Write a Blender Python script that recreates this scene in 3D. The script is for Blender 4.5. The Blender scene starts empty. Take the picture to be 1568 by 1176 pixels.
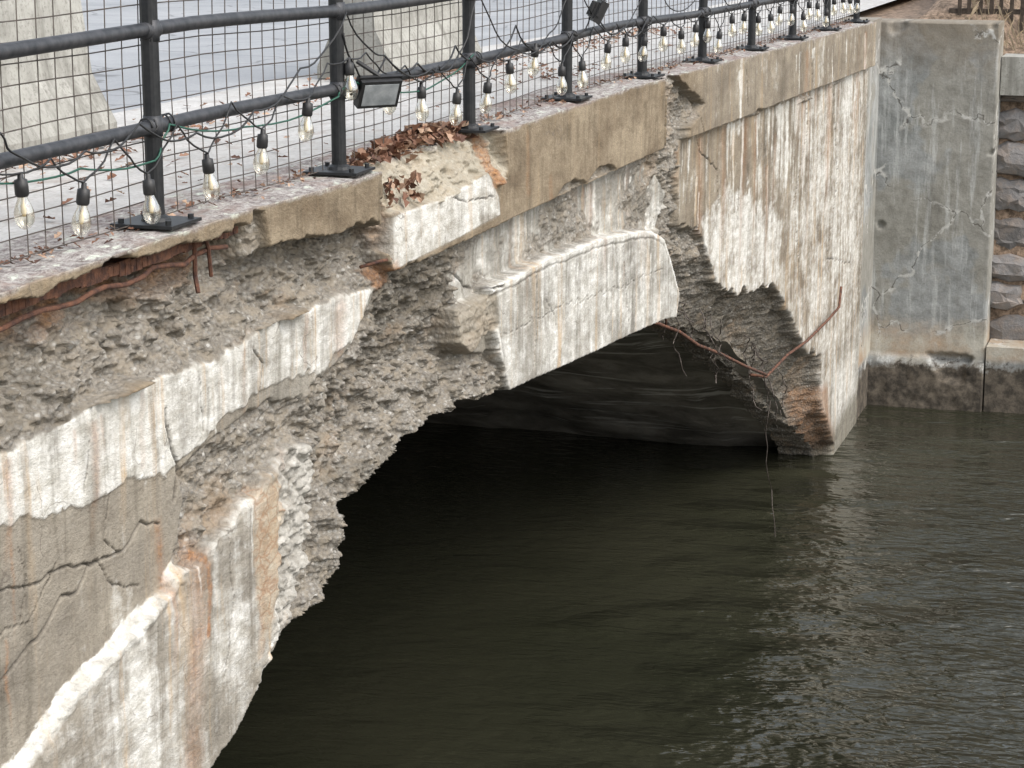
import bpy, math, random
import numpy as np
from mathutils import Vector, Matrix
random.seed(7); rng=np.random.RandomState(11)
scene=bpy.context.scene
COL=bpy.context.collection

# ------------------------------------------------------------------ helpers
def mesh_obj(name,verts,faces,mat=None,parent=None,smooth=False):
    me=bpy.data.meshes.new(name); me.from_pydata([tuple(v) for v in verts],[],faces); me.update()
    if smooth:
        me.polygons.foreach_set('use_smooth',[True]*len(me.polygons))
    ob=bpy.data.objects.new(name,me); COL.objects.link(ob)
    if mat: me.materials.append(mat)
    if parent: ob.parent=parent
    return ob
def empty(name):
    e=bpy.data.objects.new(name,None); COL.objects.link(e); e.empty_display_size=.2; return e
class MB:
    def __init__(s): s.v=[]; s.f=[]
    def add(s,vs,fs):
        o=len(s.v); s.v+= [tuple(v) for v in vs]; s.f+=[tuple(i+o for i in f) for f in fs]
    def box(s,c,d,rot=None):
        c=Vector(c); vs=[]
        for sx in(-1,1):
            for sy in(-1,1):
                for sz in(-1,1):
                    v=Vector((sx*d[0]/2,sy*d[1]/2,sz*d[2]/2))
                    if rot is not None: v=rot@v
                    vs.append(c+v)
        s.add(vs,[(0,1,3,2),(4,6,7,5),(0,4,5,1),(2,3,7,6),(0,2,6,4),(1,5,7,3)])
    def tube(s,pts,r,n=8,cap=True):
        pts=[Vector(p) for p in pts]; rings=[]
        for i,p in enumerate(pts):
            t=(pts[min(i+1,len(pts)-1)]-pts[max(i-1,0)]).normalized()
            a=Vector((0,0,1)) if abs(t.z)<.9 else Vector((1,0,0))
            b=t.cross(a).normalized(); c=t.cross(b)
            rr=r[i] if isinstance(r,(list,tuple)) else r
            rings.append([p+b*math.cos(k*2*math.pi/n)*rr+c*math.sin(k*2*math.pi/n)*rr for k in range(n)])
        vs=[v for q in rings for v in q]; fs=[]
        for i in range(len(pts)-1):
            for k in range(n):
                fs.append((i*n+k,i*n+(k+1)%n,(i+1)*n+(k+1)%n,(i+1)*n+k))
        if cap:
            fs.append(tuple(range(n))[::-1]); fs.append(tuple((len(pts)-1)*n+k for k in range(n)))
        s.add(vs,fs)
    def lathe(s,base,prof,n=12,axis=None):
        base=Vector(base); vs=[];fs=[]
        for (r,z) in prof:
            for k in range(n):
                v=Vector((r*math.cos(k*2*math.pi/n),r*math.sin(k*2*math.pi/n),z))
                if axis is not None: v=axis@v
                vs.append(base+v)
        for i in range(len(prof)-1):
            for k in range(n): fs.append((i*n+k,i*n+(k+1)%n,(i+1)*n+(k+1)%n,(i+1)*n+k))
        s.add(vs,fs)
    def obj(s,name,mat,parent=None,smooth=False): return mesh_obj(name,s.v,s.f,mat,parent,smooth)

class NT:
    def __init__(s,name):
        s.m=bpy.data.materials.new(name); s.m.use_nodes=True; s.t=s.m.node_tree; s.n=s.t.nodes; s.l=s.t.links
        s.b=s.n['Principled BSDF']; s.out=s.n['Material Output']; s.tc=s.n.new('ShaderNodeTexCoord')
    def node(s,ty,**k):
        n=s.n.new(ty)
        for a,b in k.items(): setattr(n,a,b)
        return n
    def link(s,a,b): s.l.new(a,b)
    def coord(s,scale=(1,1,1),off=(0,0,0)):
        mp=s.node('ShaderNodeMapping'); mp.inputs['Scale'].default_value=scale; mp.inputs['Location'].default_value=off
        s.link(s.tc.outputs['Object'],mp.inputs['Vector']); return mp.outputs[0]
    def noise(s,scale=(1,1,1),det=3,rough=.6,off=(0,0,0),dist=0):
        n=s.node('ShaderNodeTexNoise'); n.inputs['Scale'].default_value=1; n.inputs['Detail'].default_value=det; n.inputs['Roughness'].default_value=rough; n.inputs['Distortion'].default_value=dist
        if not isinstance(scale,tuple): scale=(scale,)*3
        s.link(s.coord(scale,off),n.inputs['Vector']); return n.outputs['Fac']
    def vor(s,scale,feature='F1',out='Distance',off=(0,0,0),warp=None):
        n=s.node('ShaderNodeTexVoronoi',feature=feature); n.inputs['Scale'].default_value=1
        if not isinstance(scale,tuple): scale=(scale,)*3
        c=s.coord(scale,off)
        if warp:
            nn=s.node('ShaderNodeTexNoise'); nn.inputs['Scale'].default_value=warp[0]; nn.inputs['Detail'].default_value=3
            s.link(c,nn.inputs['Vector'])
            vm=s.node('ShaderNodeVectorMath',operation='MULTIPLY_ADD'); s.link(nn.outputs['Color'],vm.inputs[0]); vm.inputs[1].default_value=(warp[1],)*3; s.link(c,vm.inputs[2]); c=vm.outputs[0]
        s.link(c,n.inputs['Vector']); return n if out=='node' else n.outputs[out]
    def math(s,op,a,b=None,c=None,clamp=False):
        n=s.node('ShaderNodeMath',operation=op); n.use_clamp=clamp
        for i,v in enumerate((a,b,c)):
            if v is None: continue
            if isinstance(v,(int,float)): n.inputs[i].default_value=v
            else: s.link(v,n.inputs[i])
        return n.outputs[0]
    def rng(s,v,a,b,c=0,d=1):
        n=s.node('ShaderNodeMapRange'); n.inputs[1].default_value=a;n.inputs[2].default_value=b;n.inputs[3].default_value=c;n.inputs[4].default_value=d
        s.link(v,n.inputs[0]); return n.outputs[0]
    def mix(s,f,a,b,mode='MIX'):
        n=s.node('ShaderNodeMix',data_type='RGBA',blend_type=mode)
        for i,v in ((0,f),(6,a),(7,b)):
            if isinstance(v,(int,float)): n.inputs[i].default_value=v
            elif isinstance(v,tuple): n.inputs[i].default_value=(v[0],v[1],v[2],1)
            else: s.link(v,n.inputs[i])
        return n.outputs[2]
    def bump(s,h,strength=.5,dist=.01,prev=None):
        n=s.node('ShaderNodeBump'); n.inputs['Strength'].default_value=strength; n.inputs['Distance'].default_value=dist
        s.link(h,n.inputs['Height'])
        if prev: s.link(prev,n.inputs['Normal'])
        s.link(n.outputs[0],s.b.inputs['Normal']); return n.outputs[0]
    def base(s,c): 
        if isinstance(c,tuple): s.b.inputs['Base Color'].default_value=(c[0],c[1],c[2],1)
        else: s.link(c,s.b.inputs['Base Color'])
    def rough(s,v): s.b.inputs['Roughness'].default_value=v

# ------------------------------------------------------------------ materials
def simple(name,c1,c2,scale,rough=.9,bs=.3,bd=.005,metal=0,bscale=None):
    m=NT(name); n=m.noise(scale,4,.65); m.base(m.mix(m.rng(n,.35,.65),c1,c2)); m.rough(rough); m.b.inputs['Metallic'].default_value=metal
    if bs>.15: m.bump(m.noise(bscale or scale*4,3,.7),bs,bd)
    return m.m

def facade_mat():
    m=NT('weathered_concrete')
    A=m.node('ShaderNodeAttribute',attribute_name='ca'); B=m.node('ShaderNodeAttribute',attribute_name='cb'); C=m.node('ShaderNodeAttribute',attribute_name='cc')
    sa=m.node('ShaderNodeSeparateColor'); m.link(A.outputs['Color'],sa.inputs[0])
    sb=m.node('ShaderNodeSeparateColor'); m.link(B.outputs['Color'],sb.inputs[0])
    sc=m.node('ShaderNodeSeparateColor'); m.link(C.outputs['Color'],sc.inputs[0])
    rough,white,rust=sa.outputs; damp_shade,cream,tan=sb.outputs; top,crack,craze=sc.outputs
    big=m.noise((2,1.1,2),6,.68); fine=m.noise((75,42,75),3,.8); patch=m.noise((3.4,1.7,3.4),6,.7,(9,0,3)); mid=m.noise((16,8,16),5,.72,(3,3,1))
    base=m.mix(m.rng(big,.35,.65),(.235,.23,.21),(.41,.395,.35))
    base=m.mix(tan,base,m.mix(m.rng(patch,.36,.64),(.18,.135,.085),(.36,.295,.205)))
    base=m.mix(m.rng(fine,.3,.7,0,.6),base,m.mix(1,base,(.55,.53,.50),'MULTIPLY'))
    base=m.mix(m.rng(mid,.45,.65,0,.5),base,m.mix(1,base,(.60,.57,.53),'MULTIPLY'))
    st=m.noise((3,4.2,.5),5,.68,(0,2,0),.6); st2=m.noise((3,13,1.3),3,.6,(5,0,0))
    s=m.math('ADD',m.math('MULTIPLY',st,.36),m.math('ADD',m.math('MULTIPLY',st2,.12),m.math('ADD',m.math('MULTIPLY',patch,.34),m.math('MULTIPLY',mid,.18))))
    w=m.rng(m.math('ADD',s,m.math('MULTIPLY',m.math('SUBTRACT',white,.5),.36)),.475,.60)
    w=m.math('MULTIPLY',w,m.rng(fine,.2,.6,.68,1))
    wc=m.mix(m.rng(mid,.38,.62),(.50,.485,.435),(.76,.755,.72))
    base=m.mix(m.math('MULTIPLY',w,.93),base,wc)
    ys=m.rng(m.noise((2,7,.7),4,.68,(1,7,2),.3),.545,.67); base=m.mix(m.math('MULTIPLY',ys,m.math('MULTIPLY',white,.85)),base,(.46,.31,.16))
    ds=m.rng(m.noise((2,8,.8),4,.72,(8,4,2),.4),.53,.69); base=m.mix(m.math('MULTIPLY',ds,.6),base,m.mix(1,base,(.48,.46,.43),'MULTIPLY'))
    base=m.mix(cream,base,m.mix(m.rng(mid,.35,.65),(.62,.57,.45),(.40,.33,.22)))
    # aggregate
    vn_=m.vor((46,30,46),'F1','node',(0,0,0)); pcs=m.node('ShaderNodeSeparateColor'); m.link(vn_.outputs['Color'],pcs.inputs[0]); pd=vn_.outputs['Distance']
    ag=m.mix(m.rng(pcs.outputs[0],0,1),(.15,.14,.125),(.32,.31,.285))
    ag=m.mix(m.rng(pcs.outputs[1],.88,.93),ag,(.46,.45,.42))
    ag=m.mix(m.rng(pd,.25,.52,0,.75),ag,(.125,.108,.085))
    ag=m.mix(m.rng(fine,.42,.62,0,.65),ag,(.29,.265,.225))
    ag=m.mix(m.rng(mid,.47,.60,0,.75),ag,(.25,.215,.165))
    ag=m.mix(m.rng(patch,.54,.64,0,.55),ag,(.12,.105,.08))
    ag=m.mix(m.rng(big,.55,.66,0,.45),ag,(.30,.20,.115))
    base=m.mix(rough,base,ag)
    rn=m.rng(mid,.3,.6,.3,1); rc=m.mix(m.rng(fine,.35,.65),(.16,.06,.025),(.42,.20,.07))
    base=m.mix(m.math('MULTIPLY',rust,rn),base,rc)
    tp=m.mix(m.rng(m.noise((34,20,34),4,.8),.38,.62),(.14,.11,.105),(.44,.42,.39)); tp=m.mix(m.rng(mid,.56,.64),tp,(.54,.57,.49)); tp=m.mix(m.rng(patch,.5,.6,0,.6),tp,(.20,.125,.10))
    base=m.mix(top,base,tp)
    e=m.vor((2.6,1.8,2.6),'DISTANCE_TO_EDGE','Distance',(2,0,1),(2.0,.8)); ec=m.rng(e,.001,.007,1,0)
    hc=m.math('MULTIPLY',m.math('MULTIPLY',ec,m.rng(big,.50,.56)),m.math('SUBTRACT',1,rough))
    base=m.mix(m.math('MULTIPLY',hc,.65),base,(.12,.10,.08))
    e2=m.vor((13,9,13),'DISTANCE_TO_EDGE','Distance',(0,0,0),(2.0,.4)); cz=m.math('MULTIPLY',m.rng(e2,.015,.07,1,0),craze)
    base=m.mix(m.math('MULTIPLY',cz,.65),base,(.27,.15,.08))
    base=m.mix(m.math('MULTIPLY',crack,.9),base,(.04,.034,.028))
    base=m.mix(m.math('MULTIPLY',damp_shade,.85),base,m.mix(1,base,(.28,.26,.21),'MULTIPLY'))  # real damp, plus painted shade under the far haunch
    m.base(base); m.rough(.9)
    hgt=m.math('ADD',m.math('MULTIPLY',fine,.7),m.math('MULTIPLY',m.math('MULTIPLY',pd,rough),-1.1))
    m.bump(hgt,.85,.011)
    return m.m
M_FAC=facade_mat()
def soffit():
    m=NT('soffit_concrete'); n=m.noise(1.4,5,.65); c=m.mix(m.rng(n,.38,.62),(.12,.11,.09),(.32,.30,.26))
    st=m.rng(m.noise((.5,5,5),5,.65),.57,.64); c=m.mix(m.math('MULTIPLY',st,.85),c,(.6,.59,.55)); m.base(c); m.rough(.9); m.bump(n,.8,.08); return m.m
M_SOF=soffit()
def asphalt():
    m=NT('road_asphalt'); n=m.noise(.7,5,.65); c=m.mix(m.rng(n,.35,.65),(.25,.262,.275),(.35,.357,.365))
    c=m.mix(m.rng(m.noise((70,35,70),2,.8),.3,.7,0,.5),c,m.mix(1,c,(.6,.6,.6),'MULTIPLY'))
    e=m.vor(.55,'DISTANCE_TO_EDGE','Distance',(0,0,0),(2,.5)); c=m.mix(m.rng(e,.004,.012,.7,0),c,(.10,.10,.10))
    m.base(c); m.rough(.75); return m.m
M_ROAD=asphalt()
def walk():
    m=NT('sidewalk_concrete'); n=m.noise((2.5,1.5,1),5,.7); c=m.mix(m.rng(n,.35,.65),(.38,.375,.36),(.52,.51,.49))
    f=m.noise((60,30,60),3,.8); c=m.mix(m.rng(f,.45,.7,0,.7),c,(.27,.25,.225)); c=m.mix(m.rng(m.noise((9,5,9),4,.7,(2,2,2)),.55,.65,0,.5),c,(.25,.20,.165)); m.base(c); m.rough(.9); return m.m
M_WALK=walk()
def barrmat():
    m=NT('barrier_concrete'); n=m.noise((3,2,3),5,.7); c=m.mix(m.rng(n,.35,.65),(.24,.235,.21),(.40,.395,.36))
    st=m.rng(m.noise((6,6,.6),4,.7,(3,3,3)),.48,.64); c=m.mix(m.math('MULTIPLY',st,.7),c,(.15,.145,.125)); f=m.noise(45,3,.8); c=m.mix(m.rng(f,.52,.68,0,.65),c,(.14,.13,.115))
    m.base(c); m.rough(.9); m.bump(f,.5,.006); return m.m
M_BARR=barrmat()
M_POST=simple('black_painted_steel',(.010,.012,.014),(.024,.025,.027),30,.5,.1,.002,.2)
M_RAIL=simple('worn_dark_pipe',(.026,.029,.034),(.065,.066,.072),22,.5,.1,.002,.3)
M_WIRE=simple('weathered_wire',(.06,.048,.04),(.13,.11,.095),20,.6,.1,.001,.4)
M_RUST=simple('rusty_steel',(.045,.022,.018),(.18,.08,.045),22,.9,.8,.006)
M_BLK=simple('black_plastic',(.012,.012,.013),(.025,.025,.025),40,.5,.1,.001)
M_GRN=simple('green_cable',(.015,.07,.045),(.02,.10,.07),40,.5,.1,.001)
def glassmat():
    m=NT('clear_bulb_glass'); m.n.remove(m.b)
    t=m.node('ShaderNodeBsdfTransparent'); t.inputs[0].default_value=(.95,.93,.86,1)
    g=m.node('ShaderNodeBsdfGlossy'); g.inputs['Roughness'].default_value=.08; g.inputs[0].default_value=(1,1,1,1)
    lw=m.node('ShaderNodeLayerWeight'); lw.inputs[0].default_value=.4
    mx=m.node('ShaderNodeMixShader'); m.link(m.rng(lw.outputs['Facing'],0,1,.15,.8),mx.inputs[0]); m.link(t.outputs[0],mx.inputs[1]); m.link(g.outputs[0],mx.inputs[2]); m.link(mx.outputs[0],m.out.inputs[0]); return m.m
M_GLASS=glassmat()
M_FIL=simple('filament',(.60,.48,.24),(.75,.62,.36),30,.5,.1,.001)
M_LENS=simple('flood_lens',(.20,.22,.23),(.38,.40,.41),10,.15,.05,.001)
def leafmat():
    m=NT('dead_leaves'); g=m.node('ShaderNodeNewGeometry'); r=m.node('ShaderNodeValToRGB')
    m.link(g.outputs['Random Per Island'],r.inputs[0]); e=r.color_ramp.elements
    e[0].color=(.08,.038,.025,1); e[1].color=(.44,.31,.22,1); x=r.color_ramp.elements.new(.5); x.color=(.20,.095,.055,1)
    m.base(r.outputs[0]); m.rough(.75); return m.m
M_LEAF=leafmat()
def wingmat():
    m=NT('grey_wall_concrete'); n=m.noise(1.1,6,.68); c=m.mix(m.rng(n,.38,.62),(.23,.24,.232),(.40,.41,.40))
    md=m.noise(8,5,.7,(2,2,2))
    c=m.mix(m.rng(m.noise(.8,4,.6,(4,0,9)),.50,.53,0,.6),c,(.31,.29,.24))
    c=m.mix(m.rng(md,.45,.65,0,.55),c,m.mix(1,c,(.60,.58,.55),'MULTIPLY'))
    st=m.rng(m.noise((8,3,.8),5,.7),.53,.66); c=m.mix(m.math('MULTIPLY',st,.65),c,(.56,.57,.55))
    dk=m.rng(m.noise((5,3,.7),5,.7,(6,1,3)),.54,.66); c=m.mix(m.math('MULTIPLY',dk,.5),c,(.13,.125,.11))
    z=m.node('ShaderNodeSeparateXYZ'); m.link(m.tc.outputs['Object'],z.inputs[0])
    zz=m.math('ADD',z.outputs[2],m.math('MULTIPLY',md,.5))
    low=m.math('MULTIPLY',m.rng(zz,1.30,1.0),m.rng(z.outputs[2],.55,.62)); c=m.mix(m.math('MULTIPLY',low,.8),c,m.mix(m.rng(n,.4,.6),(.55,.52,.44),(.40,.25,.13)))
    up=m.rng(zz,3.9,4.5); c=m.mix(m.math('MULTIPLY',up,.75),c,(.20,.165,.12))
    e=m.vor((.85,.85,.85),'DISTANCE_TO_EDGE','Distance',(1.2,0,.75),(3,.5)); em=m.rng(m.noise(1.1,2,.5,(3,1,5)),.42,.48)
    c=m.mix(m.math('MULTIPLY',m.rng(e,.001,.008,.85,0),em),c,(.07,.06,.05))
    c=m.mix(m.math('MULTIPLY',m.math('MULTIPLY',m.rng(e,.006,.03,.7,0),em),m.rng(md,.48,.54)),c,(.68,.67,.63))
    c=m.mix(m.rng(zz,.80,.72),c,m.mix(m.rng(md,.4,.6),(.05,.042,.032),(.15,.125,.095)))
    c=m.mix(m.rng(m.noise(50,2,.8),.3,.7,0,.5),c,m.mix(1,c,(.6,.6,.6),'MULTIPLY'))
    m.base(c); m.rough(.9); m.bump(md,.5,.02); return m.m
M_WING=wingmat()
def stonemat():
    m=NT('field_stone'); g=m.node('ShaderNodeNewGeometry'); c=m.mix(g.outputs['Random Per Island'],(.07,.065,.06),(.24,.23,.225))
    n=m.noise(6,5,.7); c=m.mix(m.rng(n,.45,.65),c,(.26,.22,.19)); m.base(c); m.rough(.9); m.bump(n,.9,.04); return m.m
M_STONE=stonemat()
def bankmat():
    m=NT('leaf_litter_ground'); c=m.mix(m.rng(m.noise(14,5,.75),.4,.6),(.08,.055,.035),(.28,.20,.14))
    m.base(c); m.rough(.95); return m.m
M_BANK=bankmat()
def water():
    m=NT('river_water'); m.base(m.mix(m.rng(m.noise(.35,2,.5),.35,.65),(.021,.022,.0135),(.030,.030,.019)))
    m.rough(.02); m.b.inputs['IOR'].default_value=1.46
    a=m.noise((2.2,4.4,1),2,.5,dist=.6); b=m.noise((.8,1.4,1),1,.5,(3,3,0)); c=m.noise((6,12,1),2,.5,dist=.4)
    sx=m.node('ShaderNodeSeparateXYZ'); m.link(m.tc.outputs['Object'],sx.inputs[0])
    cur=m.rng(m.math('ADD',sx.outputs[0],m.math('MULTIPLY',b,3.5)),1.0,5.2,.18,1.15)
    h=m.math('ADD',m.math('MULTIPLY',a,.65),m.math('ADD',m.math('MULTIPLY',b,.8),m.math('MULTIPLY',c,.36)))
    m.bump(m.math('MULTIPLY',h,cur),1.0,.21); return m.m
M_WAT=water()

# ------------------------------------------------------------------ numpy noise
TAB=rng.rand(8,256,256)
def vn(u,v,k):
    iu=np.floor(u).astype(int); iv=np.floor(v).astype(int); fu=u-iu; fv=v-iv
    fu=fu*fu*(3-2*fu); fv=fv*fv*(3-2*fv); T=TAB[k%8]
    a=T[iu&255,iv&255];b=T[(iu+1)&255,iv&255];c=T[iu&255,(iv+1)&255];d=T[(iu+1)&255,(iv+1)&255]
    return (a*(1-fu)+b*fu)*(1-fv)+(c*(1-fu)+d*fu)*fv
def fbm(u,v,f,o=4,k=0,g=.5):
    s=0;a=1;t=0
    for i in range(o):
        cu=u*.8+v*.6; cv=-u*.6+v*.8
        s=s+a*vn(cu*f+17.3*i,cv*f+5.1*i,k+i); t+=a; a*=g; f*=2.03; u,v=cu,cv
    return s/t*2-1
def worley(u,v,f,k=0):
    U=u*f;V=v*f; iu=np.floor(U).astype(int); iv=np.floor(V).astype(int); best=np.full(U.shape,9.); idv=np.zeros(U.shape)
    for a in(-1,0,1):
        for b in(-1,0,1):
            x=(iu+a)&255;y=(iv+b)&255
            d=(iu+a+TAB[k][x,y]-U)**2+(iv+b+TAB[(k+1)%8][x,y]-V)**2
            mm=d<best; best=np.where(mm,d,best); idv=np.where(mm,TAB[(k+2)%8][x,y],idv)
    return np.sqrt(best),idv
def sdf(Yv,Zv,poly,pad=.5):
    P=np.array(poly,float); out=np.full(Yv.shape,-pad)
    m=(Yv>P[:,0].min()-pad)&(Yv<P[:,0].max()+pad)&(Zv>P[:,1].min()-pad)&(Zv<P[:,1].max()+pad)
    y=Yv[m];z=Zv[m]; d=np.full(y.shape,1e9); ins=np.zeros(y.shape,bool); n=len(P)
    for i in range(n):
        a=P[i];b=P[(i+1)%n]; e=b-a; wy=y-a[0]; wz=z-a[1]
        t=np.clip((wy*e[0]+wz*e[1])/(e@e+1e-12),0,1); d=np.minimum(d,(wy-t*e[0])**2+(wz-t*e[1])**2)
        if a[1]!=b[1]:
            c=((a[1]>z)!=(b[1]>z))&(y<(b[0]-a[0])*(z-a[1])/(b[1]-a[1])+a[0]); ins^=c
    d=np.sqrt(d); out[m]=np.maximum(np.where(ins,d,-d),-pad); return out
def ldist(Yv,Zv,pl,pad=.15):
    P=np.array(pl,float); out=np.full(Yv.shape,pad)
    m=(Yv>P[:,0].min()-pad)&(Yv<P[:,0].max()+pad)&(Zv>P[:,1].min()-pad)&(Zv<P[:,1].max()+pad)
    y=Yv[m];z=Zv[m]; d=np.full(y.shape,1e9)
    for i in range(len(P)-1):
        a=P[i];b=P[i+1]; e=b-a; wy=y-a[0]; wz=z-a[1]; t=np.clip((wy*e[0]+wz*e[1])/(e@e+1e-12),0,1)
        d=np.minimum(d,(wy-t*e[0])**2+(wz-t*e[1])**2)
    out[m]=np.minimum(np.sqrt(d),pad); return out
def ss(x,a,b):
    t=np.clip((x-a)/(b-a),0,1); return t*t*(3-2*t)

def ztop(y): return np.interp(y,[0,8,9.4,14,19,24.3,40],[4.62,4.61,4.58,4.57,4.47,4.37,4.3])
def para(y): return 3.22-.0239*(y-11.3)**2

# ------------------------------------------------------------------ bridge facade (real relief)
ys=list(np.arange(0.0,5.2,.03)); y=5.2
while y<24.4: ys.append(y); y+=max(.0075,(y*y)/8300*.66)
ys.append(24.42); ys=np.array(ys)
zs=np.concatenate([np.arange(-.3,2.35,.012),np.arange(2.35,4.62,.0062),[4.62]])
Yg,Zr=np.meshgrid(ys,zs,indexing='ij'); Zg=Zr*(ztop(Yg)/4.62)
HL=[(-2,-2),(-2,-.6)]+[(t,float(para(t))) for t in np.arange(-1,5.,.5)]+[(5.2,2.32),(6.3,2.42),(7.37,2.47),(7.51,2.48),(7.88,2.55),(8.02,2.61),(8.21,2.69),(8.53,2.76),(8.85,2.79),(9.12,2.87),(9.1,3.02),(9.05,3.15),(9.44,3.2),(9.79,3.22),(10.15,3.26),(10.75,3.24),(11.14,3.19),(12,3.13),(13,3.05),(14,2.98),(15.0,2.90),(15.35,2.85),(15.7,2.80)]+[(t,float(para(t))) for t in np.arange(16.3,22.9,.4)]+[(22.95,-.2),(22.95,-2)]
HS=sdf(Yg,Zg,HL,.5)
w1=fbm(Yg*.55,Zg,3,5,0,.6); w2=fbm(Yg*.5,Zg,9,4,3,.6); w3=fbm(Yg*.55,Zg,36,3,5,.65)
def roughrel(Y,Z):
    F1,idv=worley(Y*.62+.02*w2,Z+.01*w3,33,0); F1b,idb=worley(Y*.6+.03*w3,Z+.02*w1,13,3)
    peb=np.sqrt(np.maximum(0,1-(F1/.75)**2))*(.2+.9*idv)
    pebb=np.sqrt(np.maximum(0,1-(F1b/.6)**2))*(idb>.66)*(.4+idb*.6)
    rid=1-np.abs(fbm(Y*.6,Z,7,4,1,.6))*2.2
    return .038*w1+.046*w2+.024*w3+.012*peb+.022*pebb+.026*rid-.036
rgh=roughrel(Yg,Zg)
D=.005*w1+.0020*w3
Rg=np.zeros(D.shape);Wh=np.full(D.shape,.32);Ru=np.zeros(D.shape);Da=np.zeros(D.shape);Cr=np.zeros(D.shape);Ta=np.full(D.shape,.25);Ck=np.zeros(D.shape);Cz=np.zeros(D.shape)
def blend(w,tgt,**k):
    global D
    D=D*(1-w)+tgt*w
    G=globals()
    for n,v in k.items(): G[n]=G[n]*(1-w)+v*w
rt=ss(Yg,15,16); Wh=Wh*(1-rt)+rt*(.36+.26*ss(Yg,17.5,21.5)+.12*w1); Ta=Ta*(1-rt)+rt*.75
# white plaster band
s=sdf(Yg,Zg,[(0,4.2),(0,3.80),(5,3.86),(6.04,3.86),(6.2,3.87),(6.45,3.79),(6.77,3.76),(7.06,3.77),(7.37,3.70),(7.6,3.74),(7.9,3.79),(8.4,3.83),(8.96,3.78),(9.3,3.84),(9.8,4.2)])+.045*w2+.012*w3
w=ss(s,-.003,.007); blend(w,.007+.005*w1+.002*w3,Wh=.76+.2*w1,Ta=.2)
low=(1-w)*ss(Yg,8.6,7.8); Wh=Wh*(1-low)+(.24+.2*w1)*low; Ta=Ta*(1-low)+.45*low
# middle band below the fascia
s=sdf(Yg,Zg,[(10.57,4.2),(15,4.2),(15.39,3.69),(15.12,3.50),(12.5,3.70),(11.39,3.72),(10.85,3.70),(10.66,3.89)])+.015*w2
w=ss(s,-.01,.01); mr=ss(w1+.6*w2,-.15,.2); blend(w,-.03+.012*w2+.004*w3+mr*.5*rgh,Wh=.52,Ta=.05); Rg=np.maximum(Rg,w*.85*mr)
# fascia
zf=np.interp(Yg,[0,15,16,24.4],[4.11,4.08,4.06,3.9])
w=ss(Zg-zf+.006*w2,-.003,.004); blend(w,.07+.003*w1,Wh=.17+.12*w1,Ta=1.,Rg=0.)
far=ss(Yg,15.5,16.5)*w; Wh=Wh*(1-far)+(.36+.15*w1)*far; Ta=Ta*(1-far)+.7*far
for (yc,a_,b_) in((13.3,4.11,4.3),(12.6,4.11,4.24),(18.2,4.0,4.3),(20.5,3.9,4.3),(22.3,3.9,4.2)):
    s=sdf(Yg,Zg,[(yc-.3,a_-.02),(yc+.35,a_-.02),(yc+.12,a_+.03),(yc-.1,a_+.04)])+.03*w2; k=ss(s,-.005,.015); blend(k,.03+.4*rgh,Rg=.9)
j=ldist(Yg,Zg,[(14.93,4.7),(14.93,4.0)]); k=ss(j,.02,.008)*w; D-=.03*k; Ck=np.maximum(Ck,k*.8)
# arch rings
G1=[(0,1.2),(1,1.62),(3,2.33),(5,2.83),(6.26,3.07),(6.54,3.17),(7.14,3.28),(7.43,3.37),(7.97,3.52),(8.37,3.57),(8.56,3.52),(8.52,3.34),(8.38,3.09),(8.33,2.81),(7.9,2.4),(7.0,1.6),(0,-1)]
s=sdf(Yg,Zg,G1)+.040*w2+.014*w3; w=ss(s,-.004,.045); eg=ss(s,.13,.03); blend(w,.052+.012*w1+.003*w3+.38*rgh*eg,Wh=.50+.25*w1,Ta=.35,Rg=0.)
topedge=ss(s,-.015,.01)*ss(s,.11,.03)*ss(Zg,2.2,2.4); Wh=np.maximum(Wh,topedge*(.85+.35*w2)); Rg=np.maximum(Rg,.35*topedge*ss(w2+w3,.0,.4))
G2=[(11.1,3.78),(12.16,3.775),(13.4,3.71),(14.61,3.58),(14.95,3.47),(15.3,3.15),(15.45,2.99),(15.2,2.6),(11.0,2.6),(11.13,3.2),(11.26,3.36),(11.16,3.57)]
s=sdf(Yg,Zg,G2)+.016*w2+.006*w3; w=ss(s,-.003,.012); blend(w,.072+.005*w1+.001*w3,Wh=.58+.22*w1,Ta=.15,Rg=0.)
k=ss(np.abs(s-.055),.007,.002)*w*ss(Zg,3.3,3.4); D-=.007*k; Ck=np.maximum(Ck,.45*k)
Wh=np.maximum(Wh,w*ss(s,.05,.03)*.85)
# spalled haunch
R2=[(9.6,4.06),(9.97,4.09),(10.62,4.06),(10.72,3.88),(10.9,3.71),(10.93,3.5),(11.25,3.42),(11.45,3.1),(11.2,2.9),(9.0,2.3),(8.3,2.3),(8.33,2.75),(8.45,3.0),(8.62,3.25),(8.70,3.45),(8.56,3.52),(8.24,3.50),(7.74,3.36),(7.53,3.30),(7.42,3.36),(7.5,3.5),(7.54,3.59),(7.48,3.7),(7.89,3.77),(8.3,3.79),(8.7,3.73),(9.0,3.78),(9.3,3.84)]
s=sdf(Yg,Zg,R2)+.045*w2+.014*w3; w=ss(s,-.005,.020)
lip=ss(-HS,.0,.30)
dep=-.005-.34*np.clip(s,0,.30)*ss(Yg,8.0,9.5)*lip+.03*(1-lip)*ss(Yg,8.3,9); blend(w,dep+rgh*(.6+.4*ss(s,0,.1)+.8*ss(Yg,8.4,9.3)*(.5+.5*lip)),Rg=1.,Wh=.3,Ta=.2)
s=sdf(Yg,Zg,[(8.40,3.60),(8.66,3.53),(8.82,3.42),(8.80,3.15),(8.66,2.9),(8.45,2.72),(8.2,2.6),(8.1,3.3)])+.035*w2+.010*w3
w=ss(s,-.01,.03)*ss(Yg+.05*w2,8.28,8.44); blend(w,.02+.9*rgh,Rg=.5,Wh=.75)
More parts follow.
